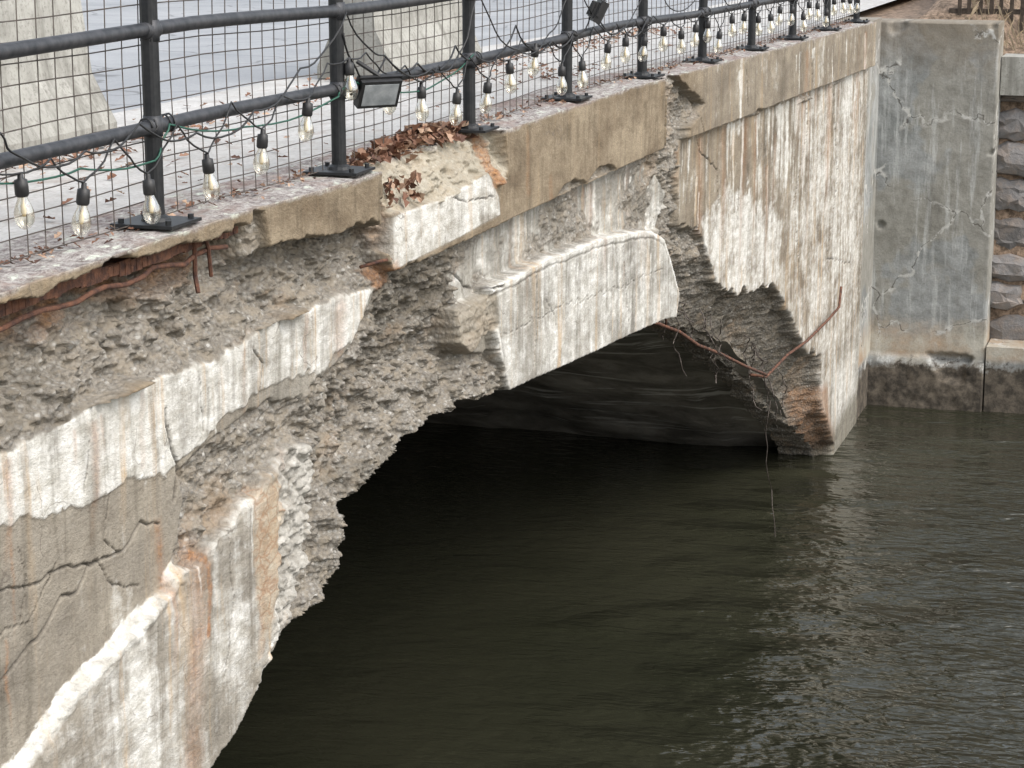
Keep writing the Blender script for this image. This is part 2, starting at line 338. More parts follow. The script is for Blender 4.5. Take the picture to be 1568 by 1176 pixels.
s=sdf(Yg,Zg,[(8.05,3.45),(8.37,3.47),(8.43,3.3),(8.3,2.93),(8.08,2.78),(8.05,3.22)])+.05*w2; Cz=ss(s,-.03,.04)*.9; Cr=np.maximum(Cr,.6*Cz); Ru=np.maximum(Ru,.30*Cz)
s=sdf(Yg,Zg,[(10.64,3.76),(11.19,3.74),(11.25,3.55),(11.11,3.5),(10.84,3.47),(10.67,3.56)])+.018*w2
w=ss(s,-.005,.02); blend(w,.04+.03*w2+.012*w3,Rg=.45,Wh=.22,Ta=.6,Cr=.25)
# spalled deck edge
R1=[(0,4.55),(6.19,4.56),(6.84,4.585),(7.65,4.56),(8.12,4.56),(8.16,4.42),(8.84,4.40),(9.38,4.38),(9.55,4.33),(9.66,4.12),(9.97,4.09),(9.97,4.05),(9.6,4.02),(9.13,4.06),(8.62,4.09),(8.09,4.07),(7.62,4.06),(7.14,4.10),(6.7,4.08),(6.15,4.08),(0,4.06)]
s=sdf(Yg,Zg,R1)+.038*w2+.012*w3; w=ss(s,-.004,.020)
hh=np.clip((Zg-4.06)/.45,0,1); dep=.004-.13*hh; blend(w,dep+rgh*(.55+.9*ss(hh,0,.35)),Rg=1.,Wh=.2,Ta=.2)
ru=w*ss(Zg,4.32,4.48)*ss(w1+w2*.7,-.35,.1)*ss(Yg,8.4,8.0); Ru=np.maximum(Ru,ru*.8); Cr=np.maximum(Cr,.7*w*ss(w2-w1,.10,.45)*ss(Zg,4.25,4.40))
s=sdf(Yg,Zg,[(9.45,4.14),(9.7,4.16),(9.8,4.05),(9.6,4.0)])+.03*w2; Ru=np.maximum(Ru,ss(s,-.02,.03)*.8)
# broken fascia top
s=sdf(Yg,Zg,[(9.50,4.7),(9.55,4.40),(9.80,4.35),(10.46,4.34),(11.06,4.39),(11.22,4.30),(11.40,4.36),(11.3,4.7)])+.026*w2+.010*w3
w=ss(s,-.004,.012); blend(w,.055-.17*np.clip((Zg-4.33)/.25,0,1)+.95*rgh+.02,Rg=.42,Wh=.45,Ta=.2,Cr=.7)
s=sdf(Yg,Zg,[(9.60,4.36),(10.46,4.35),(11.06,4.39),(11.24,4.24),(11.26,4.14),(10.46,4.12),(9.63,4.11)]); k=ss(s,-.01,.01)*(Rg<.3); Wh=np.maximum(Wh,k*.72); Ta=Ta*(1-k*.6)
Ru=np.maximum(Ru,.8*ss(sdf(Yg,Zg,[(11.12,4.6),(11.3,4.6),(11.25,4.3),(11.12,4.3)])+.03*w2,-.02,.02))
s=sdf(Yg,Zg,[(9.50,4.45),(9.62,4.42),(9.66,4.12),(9.52,4.30)])+.02*w2; k=ss(s,-.01,.02); blend(k,.0+rgh,Rg=.9,Ru=.2)
s=sdf(Yg,Zg,[(8.10,4.60),(8.20,4.58),(8.26,4.40),(8.12,4.40)])+.015*w2; k=ss(s,-.01,.015); blend(k,.03+.6*rgh,Rg=.8)
# break at fascia joint
s=sdf(Yg,Zg,[(14.96,4.62),(15.15,4.60),(15.58,4.42),(16.15,4.27),(15.7,4.13),(15.6,4.0),(14.98,4.03)])+.06*w2+.012*w3
w=ss(s,-.01,.02); blend(w,-.01+1.0*rgh,Rg=.95,Ta=.2)
# R3 broken far haunch
R3=[(14.8,4.03),(15.56,3.98),(15.69,3.47),(16.32,3.33),(16.7,3.05),(16.91,2.86),(17.4,2.66),(18.3,2.52),(19.3,2.42),(19.78,2.2),(20.4,1.85),(21.02,1.5),(21.9,1.25),(22.1,.7),(22.9,.1),(22.9,-.3),(15.3,-.3),(15.45,2.99),(15.3,3.2),(15.0,3.45),(15.35,3.70)]
s=sdf(Yg,Zg,R3)+.07*w2+.015*w3; w=ss(s,-.006,.02)
dep=-.03-.75*np.clip(s,0,.42)*ss(Zg,3.3,2.8)-.05*ss(s,.0,.05)*ss(Zg,2.9,2.6)
r3=roughrel(Yg-.6*dep,Zg-1.2*dep); blend(w,dep+1.5*r3,Rg=1.,Ta=.2,Wh=.3)
Da=np.maximum(Da,.35*w*ss(Zg,2.75,2.4)*ss(Yg,15.6,16))  # underside of the break darkened in colour to imitate overhang shade
s=sdf(Yg,Zg,[(16.1,3.50),(18.0,3.45),(19.8,2.9),(19.62,2.3),(18.75,2.3),(17.04,2.6),(16.6,3.0)])+.18*w1+.12*w2; k=ss(s,-.10,.12)*(1-w); Wh=np.maximum(Wh,k*.72)
k=ss(Yg,22.3,22.9)*ss(Zg,1.8,.6); Wh=np.maximum(Wh,k*.8); Ta=Ta*(1-k*.7)
Da=np.maximum(Da,ss(Zg+.1*w1,.50,.22)); Da=np.maximum(Da,.5*ss(Zg+.2*w1,.9,.3)*Rg)
Da=np.maximum(Da,.55*ss(Yg,24.0,24.42)*ss(Zg,3.9,3.7))
Da=np.maximum(Da,.4*Rg*ss(w1-.4*w2,.08,.4))
Ru=np.maximum(Ru,.6*ss(sdf(Yg,Zg,[(21.6,1.0),(22.4,.9),(22.9,.1),(22.2,.1)])+.1*w1,-.05,.1))
for pl,wd,am in(([(7.59,3.35),(7.64,3.2),(7.60,3.03)],.030,1.),([(7.55,3.36),(7.52,3.1),(7.47,2.7),(7.40,2.5)],.13,.62),([(6.15,4.0),(6.13,3.86)],.06,.5),([(9.15,4.02),(9.12,3.85)],.10,.55),([(8.75,4.05),(8.72,3.85)],.03,.45),([(7.2,4.05),(7.2,3.8)],.03,.4),([(5.85,4.0),(5.85,3.4)],.05,.35),([(8.15,3.4),(8.1,2.8)],.06,.5),([(11.75,4.5),(11.76,4.2)],.05,.45),([(12.2,4.2),(12.2,4.12)],.06,.5),([(20.9,3.8),(20.9,2.4)],.06,.3)):
    d=ldist(Yg+.03*w2,Zg,pl,.2); Ru=np.maximum(Ru,am*ss(d,wd,.01)*(.7+.6*w1))
# wet runs, lime drips
colY=ys
for n in range(400):
    y0=5+19.3*rng.rand()**.8; typ=rng.rand(); wd=(.009+.035*rng.rand()**2)*(1+y0/22)*(1+.8*(y0>16)); L=.15+.8*rng.rand()**1.6*(1+.8*(y0>16)); am=.35+.65*rng.rand()
    tops=[float(np.interp(y0,[0,15,24],[4.07,4.05,3.9])),4.56-.012*max(0,y0-9)*1.4,3.35+rng.rand()*.4]; ch=rng.choice(3,p=[.62,.14,.24]); z0=tops[ch]-.02*rng.rand()
    c=(colY>y0-.2)&(colY<y0+.2)
    if not c.any(): continue
    Yc=Yg[c];Zc=Zg[c]; t=(z0-Zc)/L; mk=am*np.exp(-((Yc-y0-.02*np.sin(Zc*7+n)-.02*w2[c])/(wd*(1-.5*np.clip(t,0,1))))**2)*ss(t,-.02,.03)*ss(t,1.0,.4)*(1-Rg[c])
    if ch==1 and y0<15: Da[c]=np.maximum(Da[c],mk*.55); continue
    if typ<.52: Wh[c]=np.maximum(Wh[c],mk*1.05)
    elif typ<.82: Da[c]=np.maximum(Da[c],mk*.55)
    else: Ru[c]=np.maximum(Ru[c],mk*.55)
def jit(pl,n=7,amp=.007):
    o=[]
    for a,b in zip(pl[:-1],pl[1:]):
        L=math.hypot(b[0]-a[0],b[1]-a[1]); n_=max(3,int(L/.05)); am=amp*(1+L)
        for i in range(n_): t=i/n_; o.append((a[0]+(b[0]-a[0])*t+rng.uniform(-am,am)*(i>0),a[1]+(b[1]-a[1])*t+rng.uniform(-am,am)*(i>0)))
    o.append(pl[-1]); return o
CR=[([(5.3,3.72),(6.18,3.63),(6.39,3.59),(6.59,3.59),(6.84,3.53),(7.04,3.52),(7.18,3.59),(7.33,3.54)],.0055),
 ([(6.1,3.30),(6.28,3.37),(6.46,3.42),(6.58,3.49),(6.69,3.47),(6.77,3.54),(6.84,3.54)],.008),
 ([(6.84,3.54),(6.95,3.42),(7.15,3.36)],.004),([(5.0,3.25),(5.6,3.32),(6.1,3.30)],.006),
 ([(5.9,3.42),(6.2,3.50),(6.35,3.47),(6.55,3.62)],.003),([(6.3,3.75),(6.35,3.62),(6.3,3.5)],.003),([(6.95,3.75),(6.9,3.6),(7.0,3.52)],.003),
 ([(7.40,3.95),(7.44,3.80),(7.50,3.70),(7.46,3.60)],.013),([(10.72,3.96),(10.97,3.8),(11.32,3.76)],.009),
 ([(11.9,3.76),(11.95,3.5),(11.85,3.2)],.003),([(12.1,3.55),(12.3,3.4),(12.25,3.15)],.0035),([(13.8,3.66),(13.9,3.3),(14.0,3.0)],.003),([(11.3,3.5),(12.4,3.45),(14.9,3.25)],.0025),
 ([(10.5,4.33),(10.7,4.28),(11.15,4.25)],.005),([(16.0,4.2),(16.3,3.9),(16.9,3.7),(17.0,3.4)],.008),([(17.6,4.43),(17.7,4.1)],.010),
 ([(20.5,4.3),(20.8,3.6),(20.2,3.0),(20.6,2.3)],.006),([(22.2,3.8),(22.6,2.9),(22.1,2.2),(23.6,1.9)],.008),([(8.2,4.03),(8.3,3.95),(8.25,3.84)],.004),([(6.8,4.0),(6.75,3.78)],.0035),([(7.8,3.45),(7.85,3.1),(7.75,2.8)],.004),([(5.6,3.5),(5.9,3.2),(6.1,3.05)],.003),([(7.7,4.02),(7.72,3.8)],.003)]
for pl,wd in CR:
    d=ldist(Yg+.010*w3,Zg+.008*w2,jit(pl),.1); k=ss(d*(1+.6*w1),wd*.9,wd*.3); D-=.016*k*(1-Rg); Ck=np.maximum(Ck,k)
Ck*= (1-.7*Rg)

# opening
jag=(.055*w2+.024*w3)*np.maximum(Rg,.5*(Yg<9)+.07); sh=HS+jag
K=(sh[:-1,:-1]+sh[1:,:-1]+sh[:-1,1:]+sh[1:,1:])<0
ny,nz=Yg.shape
NT_=12
tx=np.linspace(0,1,NT_+1)[1:]
D[:,-1]-=.012; Zg=Zg.copy()
Xall=np.concatenate([D,D[:,-1:]*(1-tx)+(-.42)*tx],1)
tn=fbm(Yg[:,-1:]*.6+0*tx,Xall[:,-NT_:]*1.0,14,4,2,.6)
Yall=np.concatenate([Yg,np.repeat(Yg[:,-1:],NT_,1)],1)
Zall=np.concatenate([Zg,np.repeat(Zg[:,-1:],NT_,1)+.014*tn*(tx<.99)],1)
Zall[:,nz-1]-=.008+.012*w2[:,-1]
def ext(A,v=0.): return np.concatenate([A,np.full((ny,NT_),v)],1)
Tp=np.concatenate([ss(Zg+.02*w2,ztop(Yg)-.022,ztop(Yg))*.8,np.ones((ny,NT_))],1)
Rg,Wh,Ru,Da,Cr,Ta,Ck,Cz=ext(Rg),ext(Wh,.3),ext(Ru),ext(Da),ext(Cr),ext(Ta),ext(Ck),ext(Cz)
Kf=np.concatenate([K,np.ones((ny-1,NT_),bool)],1)
nzt=nz+NT_
V=np.stack([Xall,Yall,Zall],-1).reshape(-1,3)
idx=np.arange(ny*nzt).reshape(ny,nzt)
q=np.stack([idx[:-1,:-1],idx[1:,:-1],idx[1:,1:],idx[:-1,1:]],-1)[Kf]
E=[]
hd=Kf[:,:-1]!=Kf[:,1:]; I,J=np.nonzero(hd)
up=Kf[I,J+1]
a=idx[I,J+1]; b=idx[I+1,J+1]; E.append(np.where(up[:,None],np.stack([b,a],1),np.stack([a,b],1)))
vd=Kf[:-1,:]!=Kf[1:,:]; I,J=np.nonzero(vd); rt_=Kf[I+1,J]
a=idx[I+1,J]; b=idx[I+1,J+1]; E.append(np.where(rt_[:,None],np.stack([a,b],1),np.stack([b,a],1)))
E=np.concatenate(E,0); uq,inv=np.unique(E,return_inverse=True); inv=inv.reshape(E.shape)
base=len(V); layers=[uq]
nb=len(uq); newV=[]
for li,bx in enumerate((-.06,-.14,-.24,-.36,-.50)):
    P=V[uq].copy(); P[:,0]=np.minimum(P[:,0]-.01*(li+1),P[:,0]*.3+bx); n1=fbm(P[:,0]*1.0+P[:,1],P[:,2]+P[:,0],16,4,4,.6)
    P[:,2]+=.03*n1; P[:,1]+=.02*fbm(P[:,1],P[:,0]+P[:,2],14,3,1)
    newV.append(P); layers.append(base+li*nb+np.arange(nb))
qs=[q]
for l in range(5):
    A_=layers[l][inv[:,0]];B_=layers[l][inv[:,1]];C_=layers[l+1][inv[:,1]];D_=layers[l+1][inv[:,0]]
    qs.append(np.stack([A_,B_,C_,D_],1))
Q=np.concatenate(qs,0); V=np.concatenate([V]+newV,0)
def att(a,fill): return np.concatenate([a.reshape(-1),np.full(nb*5,fill)])
ringR=np.tile(np.maximum(Rg.reshape(-1)[uq],.8),5)
ca=np.stack([np.concatenate([Rg.reshape(-1),ringR]),att(Wh,.3),att(Ru,0),att(Rg*0+1,1)],-1)
cb=np.stack([att(Da,.35),att(Cr,0),att(Ta,.2),att(Rg*0+1,1)],-1)
cc=np.stack([att(Tp,0),att(Ck,0),att(Cz,0),att(Rg*0+1,1)],-1)
used=np.zeros(len(V),bool); used[Q.reshape(-1)]=True; remap=np.cumsum(used)-1; V=V[used]; Q=remap[Q]; ca=ca[used];cb=cb[used];cc=cc[used]
me=bpy.data.meshes.new('facade'); me.vertices.add(len(V)); me.vertices.foreach_set('co',V.astype(np.float32).ravel())
me.loops.add(len(Q)*4); me.loops.foreach_set('vertex_index',Q.astype(np.int32).ravel()); me.polygons.add(len(Q))
me.polygons.foreach_set('loop_start',(np.arange(len(Q))*4).astype(np.int32)); me.polygons.foreach_set('loop_total',np.full(len(Q),4,np.int32)); me.polygons.foreach_set('use_smooth',np.ones(len(Q),bool))
me.update(calc_edges=True)
for nm,arr in(('ca',ca),('cb',cb),('cc',cc)):
    at=me.attributes.new(nm,'FLOAT_COLOR','POINT'); at.data.foreach_set('color',arr.astype(np.float32).ravel())
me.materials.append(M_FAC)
bridge=empty('concrete_arch_bridge')
fo=bpy.data.objects.new('facade',me); COL.objects.link(fo); fo.parent=bridge

# ------------------------------------------------------------------ barrel (soffit), deck, back spandrel
xs_=np.concatenate([[-.30],np.linspace(-.6,-16,60)]); yp=np.linspace(-.9,23.2,150)
vv=[];ff=[]
for i,x in enumerate(xs_):
    for yy in yp:
        n=.02*math.sin(yy*3.1+x*1.7)+.02*math.sin(yy*7.7-x*2.9)
        vv.append((x,yy,float(para(yy))+.02+n+(.05 if (int(-x*1.1)%3==0) else 0)))
m_=len(yp)
for i in range(len(xs_)-1):
    for k in range(m_-1): ff.append((i*m_+k,(i+1)*m_+k,(i+1)*m_+k+1,i*m_+k+1))
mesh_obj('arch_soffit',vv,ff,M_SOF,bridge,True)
vv=[];ff=[]
for k,yy in enumerate(np.linspace(-.9,24.4,160)):
    z0=max(-1,float(para(yy)) if yy<23.1 else -1); vv+=[(-.44,yy,z0),(-.44,yy,4.2)]
    if k: o=2*k; ff.append((o-2,o,o+1,o-1))
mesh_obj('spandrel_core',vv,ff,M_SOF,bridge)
b=MB(); 
b.box((-.23,24.9,1.9),(.42,1.1,4.9)); b.box((-.23,-.6,1.9),(.42,1.2,5.3))
b.obj('end_returns',M_WING,bridge)

def sheet(name,x0,x1,y0,y1,n,dz,mat,parent=None):
    vv=[];ff=[];Y=np.linspace(y0,y1,n)
    for k,yy in enumerate(Y):
        z=float(ztop(yy))+dz; vv+=[(x0,yy,z),(x1,yy,z)]
        if k: o=2*k; ff.append((o-2,o-1,o+1,o))
    return mesh_obj(name,vv,ff,mat,parent)
sheet('sidewalk',-2.3,-.40,-1.5,70,90,-.004,M_WALK)
sheet('road',-14,-2.3,-1.5,110,110,-.03,M_ROAD)

def barrier(name,x,y0,y1,ws=1.):
    prof=[(-.30,0),(-.30,.08),(-.17,.33),(-.10,.86),(.10,.86),(.17,.33),(.30,.08),(.30,0)]
    seg=[y0,y0+.015]+list(np.linspace(y0+.3,y1-.3,6))+[y1-.015,y1]; vv=[];ff=[]; n=len(prof)
    for i,yy in enumerate(seg):
        z0=float(ztop(yy)); sc=.97 if i in(0,len(seg)-1) else 1
        for (a,c) in prof: vv.append((x+a*sc*ws,yy,z0+c*sc+random.uniform(-.003,.003)))
    for i in range(len(seg)-1):
        for k in range(n): ff.append((i*n+k,i*n+(k+1)%n,(i+1)*n+(k+1)%n,(i+1)*n+k))
    ff.append(tuple(range(n))); ff.append(tuple((len(seg)-1)*n+k for k in range(n))[::-1])
    return mesh_obj(name,vv,ff,M_BARR)
barrier('jersey_barrier',-1.98,4.2,7.2); barrier('jersey_barrier',-1.98,7.3,10.4); barrier('jersey_barrier',-1.80,14.0,15.9,.9)

# ------------------------------------------------------------------ railing
PX=-.08
posts=[7.55+1.828*k for k in range(-4,10)]
pm=MB(); rm=MB()
for yy in posts:
    z=float(ztop(yy)); lx=random.uniform(-.006,.006); ly=random.uniform(-.008,.008)
    pm.tube([(PX,yy,z),(PX+lx,yy+ly,z+1.16)],.0325,16)
    pm.lathe((PX,yy,z),[(.055,.022),(.05,.035),(.034,.045),(.034,.06)],14)
    pm.box((PX,yy,z+.016),(.25,.25,.012),Matrix.Rotation(random.uniform(-.04,.04),3,'Z'))
    for sx in(-.095,.095):
        for sy in(-.095,.095): pm.tube([(PX+sx,yy+sy,z+.02),(PX+sx,yy+sy,z+.038)],.011,6)
    for h in(.37,.715,1.08):
        rm.tube([(PX,yy-.045,z+h),(PX,yy-.040,z+h),(PX,yy+.040,z+h),(PX,yy+.045,z+h)],.0315,12); rm.tube([(PX,yy,z+h-.038),(PX,yy,z+h+.038)],.0365,14)
ry=np.linspace(posts[0],24.3,70)
for h in(.37,.715,1.08):
    rm.tube([(PX+.004*math.sin(t*2.2+h*9),t,float(ztop(t))+h+.005*math.sin(t*1.3+h*5)) for t in ry],.0265,12)
railing=empty('metal_railing'); pm.obj('posts',M_POST,railing,False); rm.obj('pipe_rails',M_RAIL,railing,True)
bm_=MB(); bm_.tube([(-.02,7.66,4.60),(.0,7.70,4.52),(-.01,7.72,4.40),(.01,7.70,4.34)],.009,6); bm_.tube([(-.02,7.78,4.60),(.01,7.80,4.50),(0,7.84,4.38)],.008,6); bm_.box((-.0,7.73,4.575),(.05,.09,.05))
bm_.obj('anchor_bracket',M_RUST,railing)

# ------------------------------------------------------------------ wire mesh fence
wm=MB(); FX=-.135
def fx(yy,zz): return FX+.006*math.sin(yy*3.3)+.006*math.sin(zz*5+yy)
yy=1.2
while yy<24.2:
    z=float(ztop(yy)); o=random.uniform(-.004,.004); wm.tube([(fx(yy,0),yy+.003*math.sin(yy*9),z+.015),(fx(yy,.6),yy+o,z+.6),(fx(yy,1.2),yy,z+1.2)],.0024,4,False); yy+=.125
for h in np.arange(.02,1.22,.071):
    wm.tube([(fx(t,h)+.004,t,float(ztop(t))+h+.004*math.sin(t*4+h*11)) for t in np.arange(1.2,24.3,.3)],.0024,4,False)
wm.obj('wire_mesh_fence',M_WIRE)

# ------------------------------------------------------------------ string lights
sl=empty('string_lights'); soc=MB();gl=MB();fi=MB();cab=MB();grn=MB()
bp=[(5.55,4.97),(6.02,4.90),(6.47,4.93),(6.93,4.84),(7.42,4.81),(7.9,4.83),(8.41,4.87),(8.9,4.95),(9.39,5.08),(9.88,4.97),(10.37,4.89),(10.84,4.82),(11.34,4.83),(11.72,4.9),(12.25,4.95)]
t=12.75
while t<24.1: bp.append((t,float(ztop(t))+.27+random.uniform(-.06,.09))); t+=random.uniform(.42,.56)
def bulb(y,z,x):
    tl=Matrix.Rotation(random.uniform(-.10,.10),3,'X')@Matrix.Rotation(random.uniform(-.1,.1),3,'Y')
    P=(x,y,z); q=1.12
    soc.lathe(P,[(r*q,h*q) for r,h in[(.0,.012),(.008,.010),(.009,-.006),(.019,-.010),(.0205,-.03),(.0205,-.052),(.017,-.058),(.0,-.058)]],12,tl)
    gl.lathe(P,[(r*q,h*q) for r,h in[(.0135,-.056),(.015,-.066),(.022,-.082),(.029,-.102),(.0305,-.118),(.027,-.135),(.017,-.149),(.006,-.155),(.0,-.156)]],14,tl)
    fi.lathe(P,[(.005,-.058),(.004,-.085),(.008,-.092),(.010,-.115),(.006,-.130),(.0,-.132)],6,tl)
wp=[]
for i,(yb,zb) in enumerate(bp):
    x=-.035+random.uniform(-.015,.02); bulb(yb,zb,x); wp.append(Vector((x,yb,zb+.012)))
def drape(mb,pts,sag,r,n=8):
    out=[]
    for a,c in zip(pts[:-1],pts[1:]):
        for k in range(n):
            t=k/n; p=a.lerp(c,t); p=p+Vector((.006*math.sin(t*9+a.y*5),0,-sag*4*t*(1-t)*(c-a).length)); out.append(p)
    out.append(pts[-1]); mb.tube(out,r,6)
hi=[]
for i in range(len(wp)-1):
    hi.append(wp[i]); m=(wp[i]+wp[i+1])/2
    hi.append(Vector((PX+.04,m.y,max(m.z+.06,float(ztop(m.y))+.36+random.uniform(-.03,.05)))))
hi.append(wp[-1])
drape(cab,hi,.06,.0038,5)
c2=[(5.6,5.0),(6.37,5.08),(6.49,4.99),(6.93,4.96),(7.35,5.01),(7.8,4.93),(8.36,4.96),(8.83,5.09),(9.36,5.29),(9.84,5.07),(10.47,4.96),(10.87,4.98),(11.2,5.3),(11.9,4.95),(12.5,5.0),(13.03,5.35),(13.6,4.98),(14.3,4.96),(14.86,5.32),(15.7,4.95),(16.69,5.28),(17.4,4.9),(18.5,5.22),(19.3,4.86),(20.35,5.15),(21.4,4.8),(22.2,5.1),(24.0,4.75)]
drape(cab,[Vector((-.03,a,c)) for a,c in c2],.10,.0042,7)
c3=[(9.36,5.2),(9.6,4.99),(9.9,5.06),(10.3,5.0),(10.9,5.04),(11.2,4.97),(11.9,5.08),(12.6,4.95),(13.03,4.97),(13.5,5.1),(14.2,4.93),(14.86,4.96)]
drape(cab,[Vector((-.045,a,c)) for a,c in c3],.14,.005,7)
c4=[(4.8,4.97),(6.3,4.93),(6.93,4.90),(7.5,4.86),(7.62,4.98),(8.3,4.90),(9.3,4.93),(9.42,5.0),(10.4,4.86),(11.2,4.98)]
drape(grn,[Vector((-.05,a,c)) for a,c in c4],.03,.004,7)
for yy in posts:
    z=float(ztop(yy))+.37
    for s_ in(-.07,.08): cab.tube([(PX+.033*math.cos(k*.7),yy+s_+.004*k,z+.033*math.sin(k*.7)) for k in range(18)],.004,5)
soc.obj('sockets',M_BLK,sl,True); gl.obj('glass_bulbs',M_GLASS,sl,True); fi.obj('filaments',M_FIL,sl,True); cab.obj('black_cable',M_BLK,sl,True); grn.obj('green_cable',M_GRN,sl,True)

def flood(y,z,x=-.02,yaw=.5):
    e=empty('flood_light'); R=Matrix.Rotation(yaw,3,'Z')@Matrix.Rotation(.45,3,'Y')
    h=MB(); c=Vector((x,y,z)); h.box(c,(.05,.20,.135),R); h.box(c+R@Vector((-.032,0,0)),(.02,.15,.10),R)
    for k in range(6): h.box(c+R@Vector((-.042,-.06+k*.024,0)),(.03,.004,.09),R)
    for s_ in(-1,1): h.box(c+R@Vector((-.01,s_*.108,.02)),(.02,.006,.10),R)
    h.box(c+R@Vector((-.01,0,.075)),(.02,.22,.006),R); h.tube([c+R@Vector((-.01,0,.075)),Vector((PX,y-.05,z+.14))],.010,8)
    h.obj('housing',M_BLK,e); l=MB(); l.box(c+R@Vector((.0262,0,0)),(.004,.17,.105),R); l.obj('lens',M_LENS,e)
flood(9.66,4.92,.0,-.75); flood(13.45,5.07,.0,.4)

# ------------------------------------------------------------------ exposed reinforcement
rb=MB()
def bar(pts,r): rb.tube([Vector(p)+Vector((random.uniform(-.003,.003),)*3) for p in pts],r,7)
b2=MB()
for yy in np.arange(4.4,8.10,.04):
    z=4.532+.006*math.sin(yy*5)-.006*(yy>7.6); x=-.006+.008*math.sin(yy*7); h=.045+.008*math.sin(yy*23)+random.uniform(-.006,.006)
    b2.box((x,yy,z),(.010,.042,h)); b2.box((x-.05,yy,z+.018),(.10,.042,.007))
bar([(.0+.01*math.sin(k*2.1),4.6+k*.12,4.478+.012*math.sin(k*1.7)) for k in range(29)],.010)
bar([(-.02,9.45,4.15),(.05,9.55,4.17),(.06,9.68,4.16),(.02,9.85,4.10)],.008)
bar([(-.30,15.45,2.82),(-.18,15.8,2.70),(-.1,16.17,2.58),(-.1,16.8,2.35),(-.08,17.56,2.13),(-.05,18.4,1.86),(-.02,19.2,1.62)],.013)
bar([(-.1,18.9,1.68),(-.06,19.4,1.56),(-.02,20.2,1.60),(.02,21.0,1.58),(.05,22.0,1.60),(.06,22.6,1.62),(.05,22.75,1.80)],.013)
bar([(.0,14.9,3.5),(-.02,15.3,3.3),(-.05,15.5,3.0),(-.05,15.55,2.75)],.008)
reb=empty('exposed_rebar'); rb.obj('bars',M_RUST,reb,True); b2.obj('edge_angle',M_RUST,reb)
rt=MB()
for k in range(16):
    y0=19.1+random.uniform(-3.4,1.2); z0=float(para(y0))+.15; pts=[(-.12,y0,z0)]
    L=.2+random.random()*.5 if k else 1.6
    if k==0: y0=19.25; z0=1.62; pts=[(-.05,y0,z0)]
    for i in range(1,12):
        pts.append((pts[-1][0]+random.uniform(-.03,.035),pts[-1][1]+random.uniform(-.05,.12),z0-L*i/11))
    rt.tube(pts,.005,5)
rt.obj('dangling_roots',M_WIRE)

# ------------------------------------------------------------------ leaves and debris
lf=MB()
def leaf(x,y,z,s,flat=.5):
    R=Matrix.Rotation(random.uniform(0,6.28),3,'Z')@Matrix.Rotation(random.uniform(-flat,flat),3,'X')@Matrix.Rotation(random.uniform(-flat,flat),3,'Y')
    c=random.uniform(.1,.35)*s
    pts=[(0,-s,0),(.45*s,-.45*s,c),(.30*s,-.05*s,.02*s),(.55*s,.35*s,c),(0,.95*s,.0),(-.5*s,.35*s,c),(-.28*s,-.05*s,.02*s),(-.45*s,-.4*s,c)]
    vs=[Vector((x,y,z))+R@Vector(p) for p in pts]+[Vector((x,y,z))+R@Vector((0,0,-.04*s))]
    lf.add(vs,[(8,0,1),(8,1,2),(8,2,3),(8,3,4),(8,4,5),(8,5,6),(8,6,7),(8,7,0)])
for k in range(330):
    y_=random.triangular(9.5,11.3,10.6); x_=-.17+abs(random.gauss(0,.06)); leaf(x_,y_,4.58+random.uniform(0,.08)*(1-.8*abs(y_-10.5))+(-.5*(x_+.09) if x_>-.09 else 0),random.uniform(.03,.058),.9)
for k in range(34): leaf(.035+random.uniform(-.03,.03),random.uniform(9.65,10.1),4.47+random.uniform(-.08,.04),random.uniform(.025,.045),1.2)
for k in range(700):
    y_=random.uniform(5,24); leaf(-.16+random.gauss(0,.05),y_,float(ztop(y_))+.012,random.uniform(.010,.026),.6)
for k in range(2600):
    y_=random.choice((random.uniform(4,10.8),random.uniform(9,22),random.uniform(13.8,16))); x_=-1.62+random.gauss(0,.13) if random.random()<.8 else random.uniform(-2.2,-.5); leaf(x_,y_,float(ztop(y_))+.01,random.uniform(.014,.035),.5)
lf.obj('fallen_leaves',M_LEAF)

# ------------------------------------------------------------------ abutment wall (grid relief)
def relief_wall(name,x0,x1,z0,z1,yf,th,mat,step=.02,amp=.010):
    nx=int((x1-x0)/step)+1; nzz=int((z1-z0)/step)+1
    X,Z=np.meshgrid(np.linspace(x0,x1,nx),np.linspace(z0,z1,nzz),indexing='ij')
    f1=fbm(X,Z,9,4,2); f2=fbm(X,Z,3,3,1)
    Yw=yf+amp*fbm(X,Z,5,4,6)-.09*ss(Z+.05*f2,.60,.50)+.02*f1*ss(Z,.6,.5)
    pk=ss(sdf(X,Z,[(.62,.62),(1.12,.60),(1.05,.34),(.8,.32)])+.05*f1,-.03,.03); Yw=Yw+.10*pk
    for (cx,cz,r) in((.15,4.28,.12),(1.2,4.3,.07),(1.24,2.9,.05),(.06,2.05,.06)): Yw+=.05*ss(np.hypot(X-cx,Z-cz)+.05*f1,r,r*.5)
    vs=np.stack([X,Yw,Z-.02*np.abs(f2)*(Z>z1-.02)],-1).reshape(-1,3).tolist(); id_=np.arange(nx*nzz).reshape(nx,nzz)
    fs=np.stack([id_[:-1,:-1],id_[1:,:-1],id_[1:,1:],id_[:-1,1:]],-1).reshape(-1,4).tolist()
    o=len(vs)
    for i in range(nx): vs.append([X[i,0],yf+th,z1-.0])
    for i in range(nx-1): fs.append([int(id_[i,-1]),int(id_[i+1,-1]),o+i+1,o+i])
    o2=len(vs)
    for j in range(nzz): vs.append([x1,yf+th,Z[0,j]])
    for j in range(nzz-1): fs.append([int(id_[-1,j]),o2+j,o2+j+1,int(id_[-1,j+1])])
    return mesh_obj(name,vs,fs,mat,None,True)
relief_wall('concrete_abutment_wall',-.6,1.26,-.3,4.31,25.4,.55,M_WING)
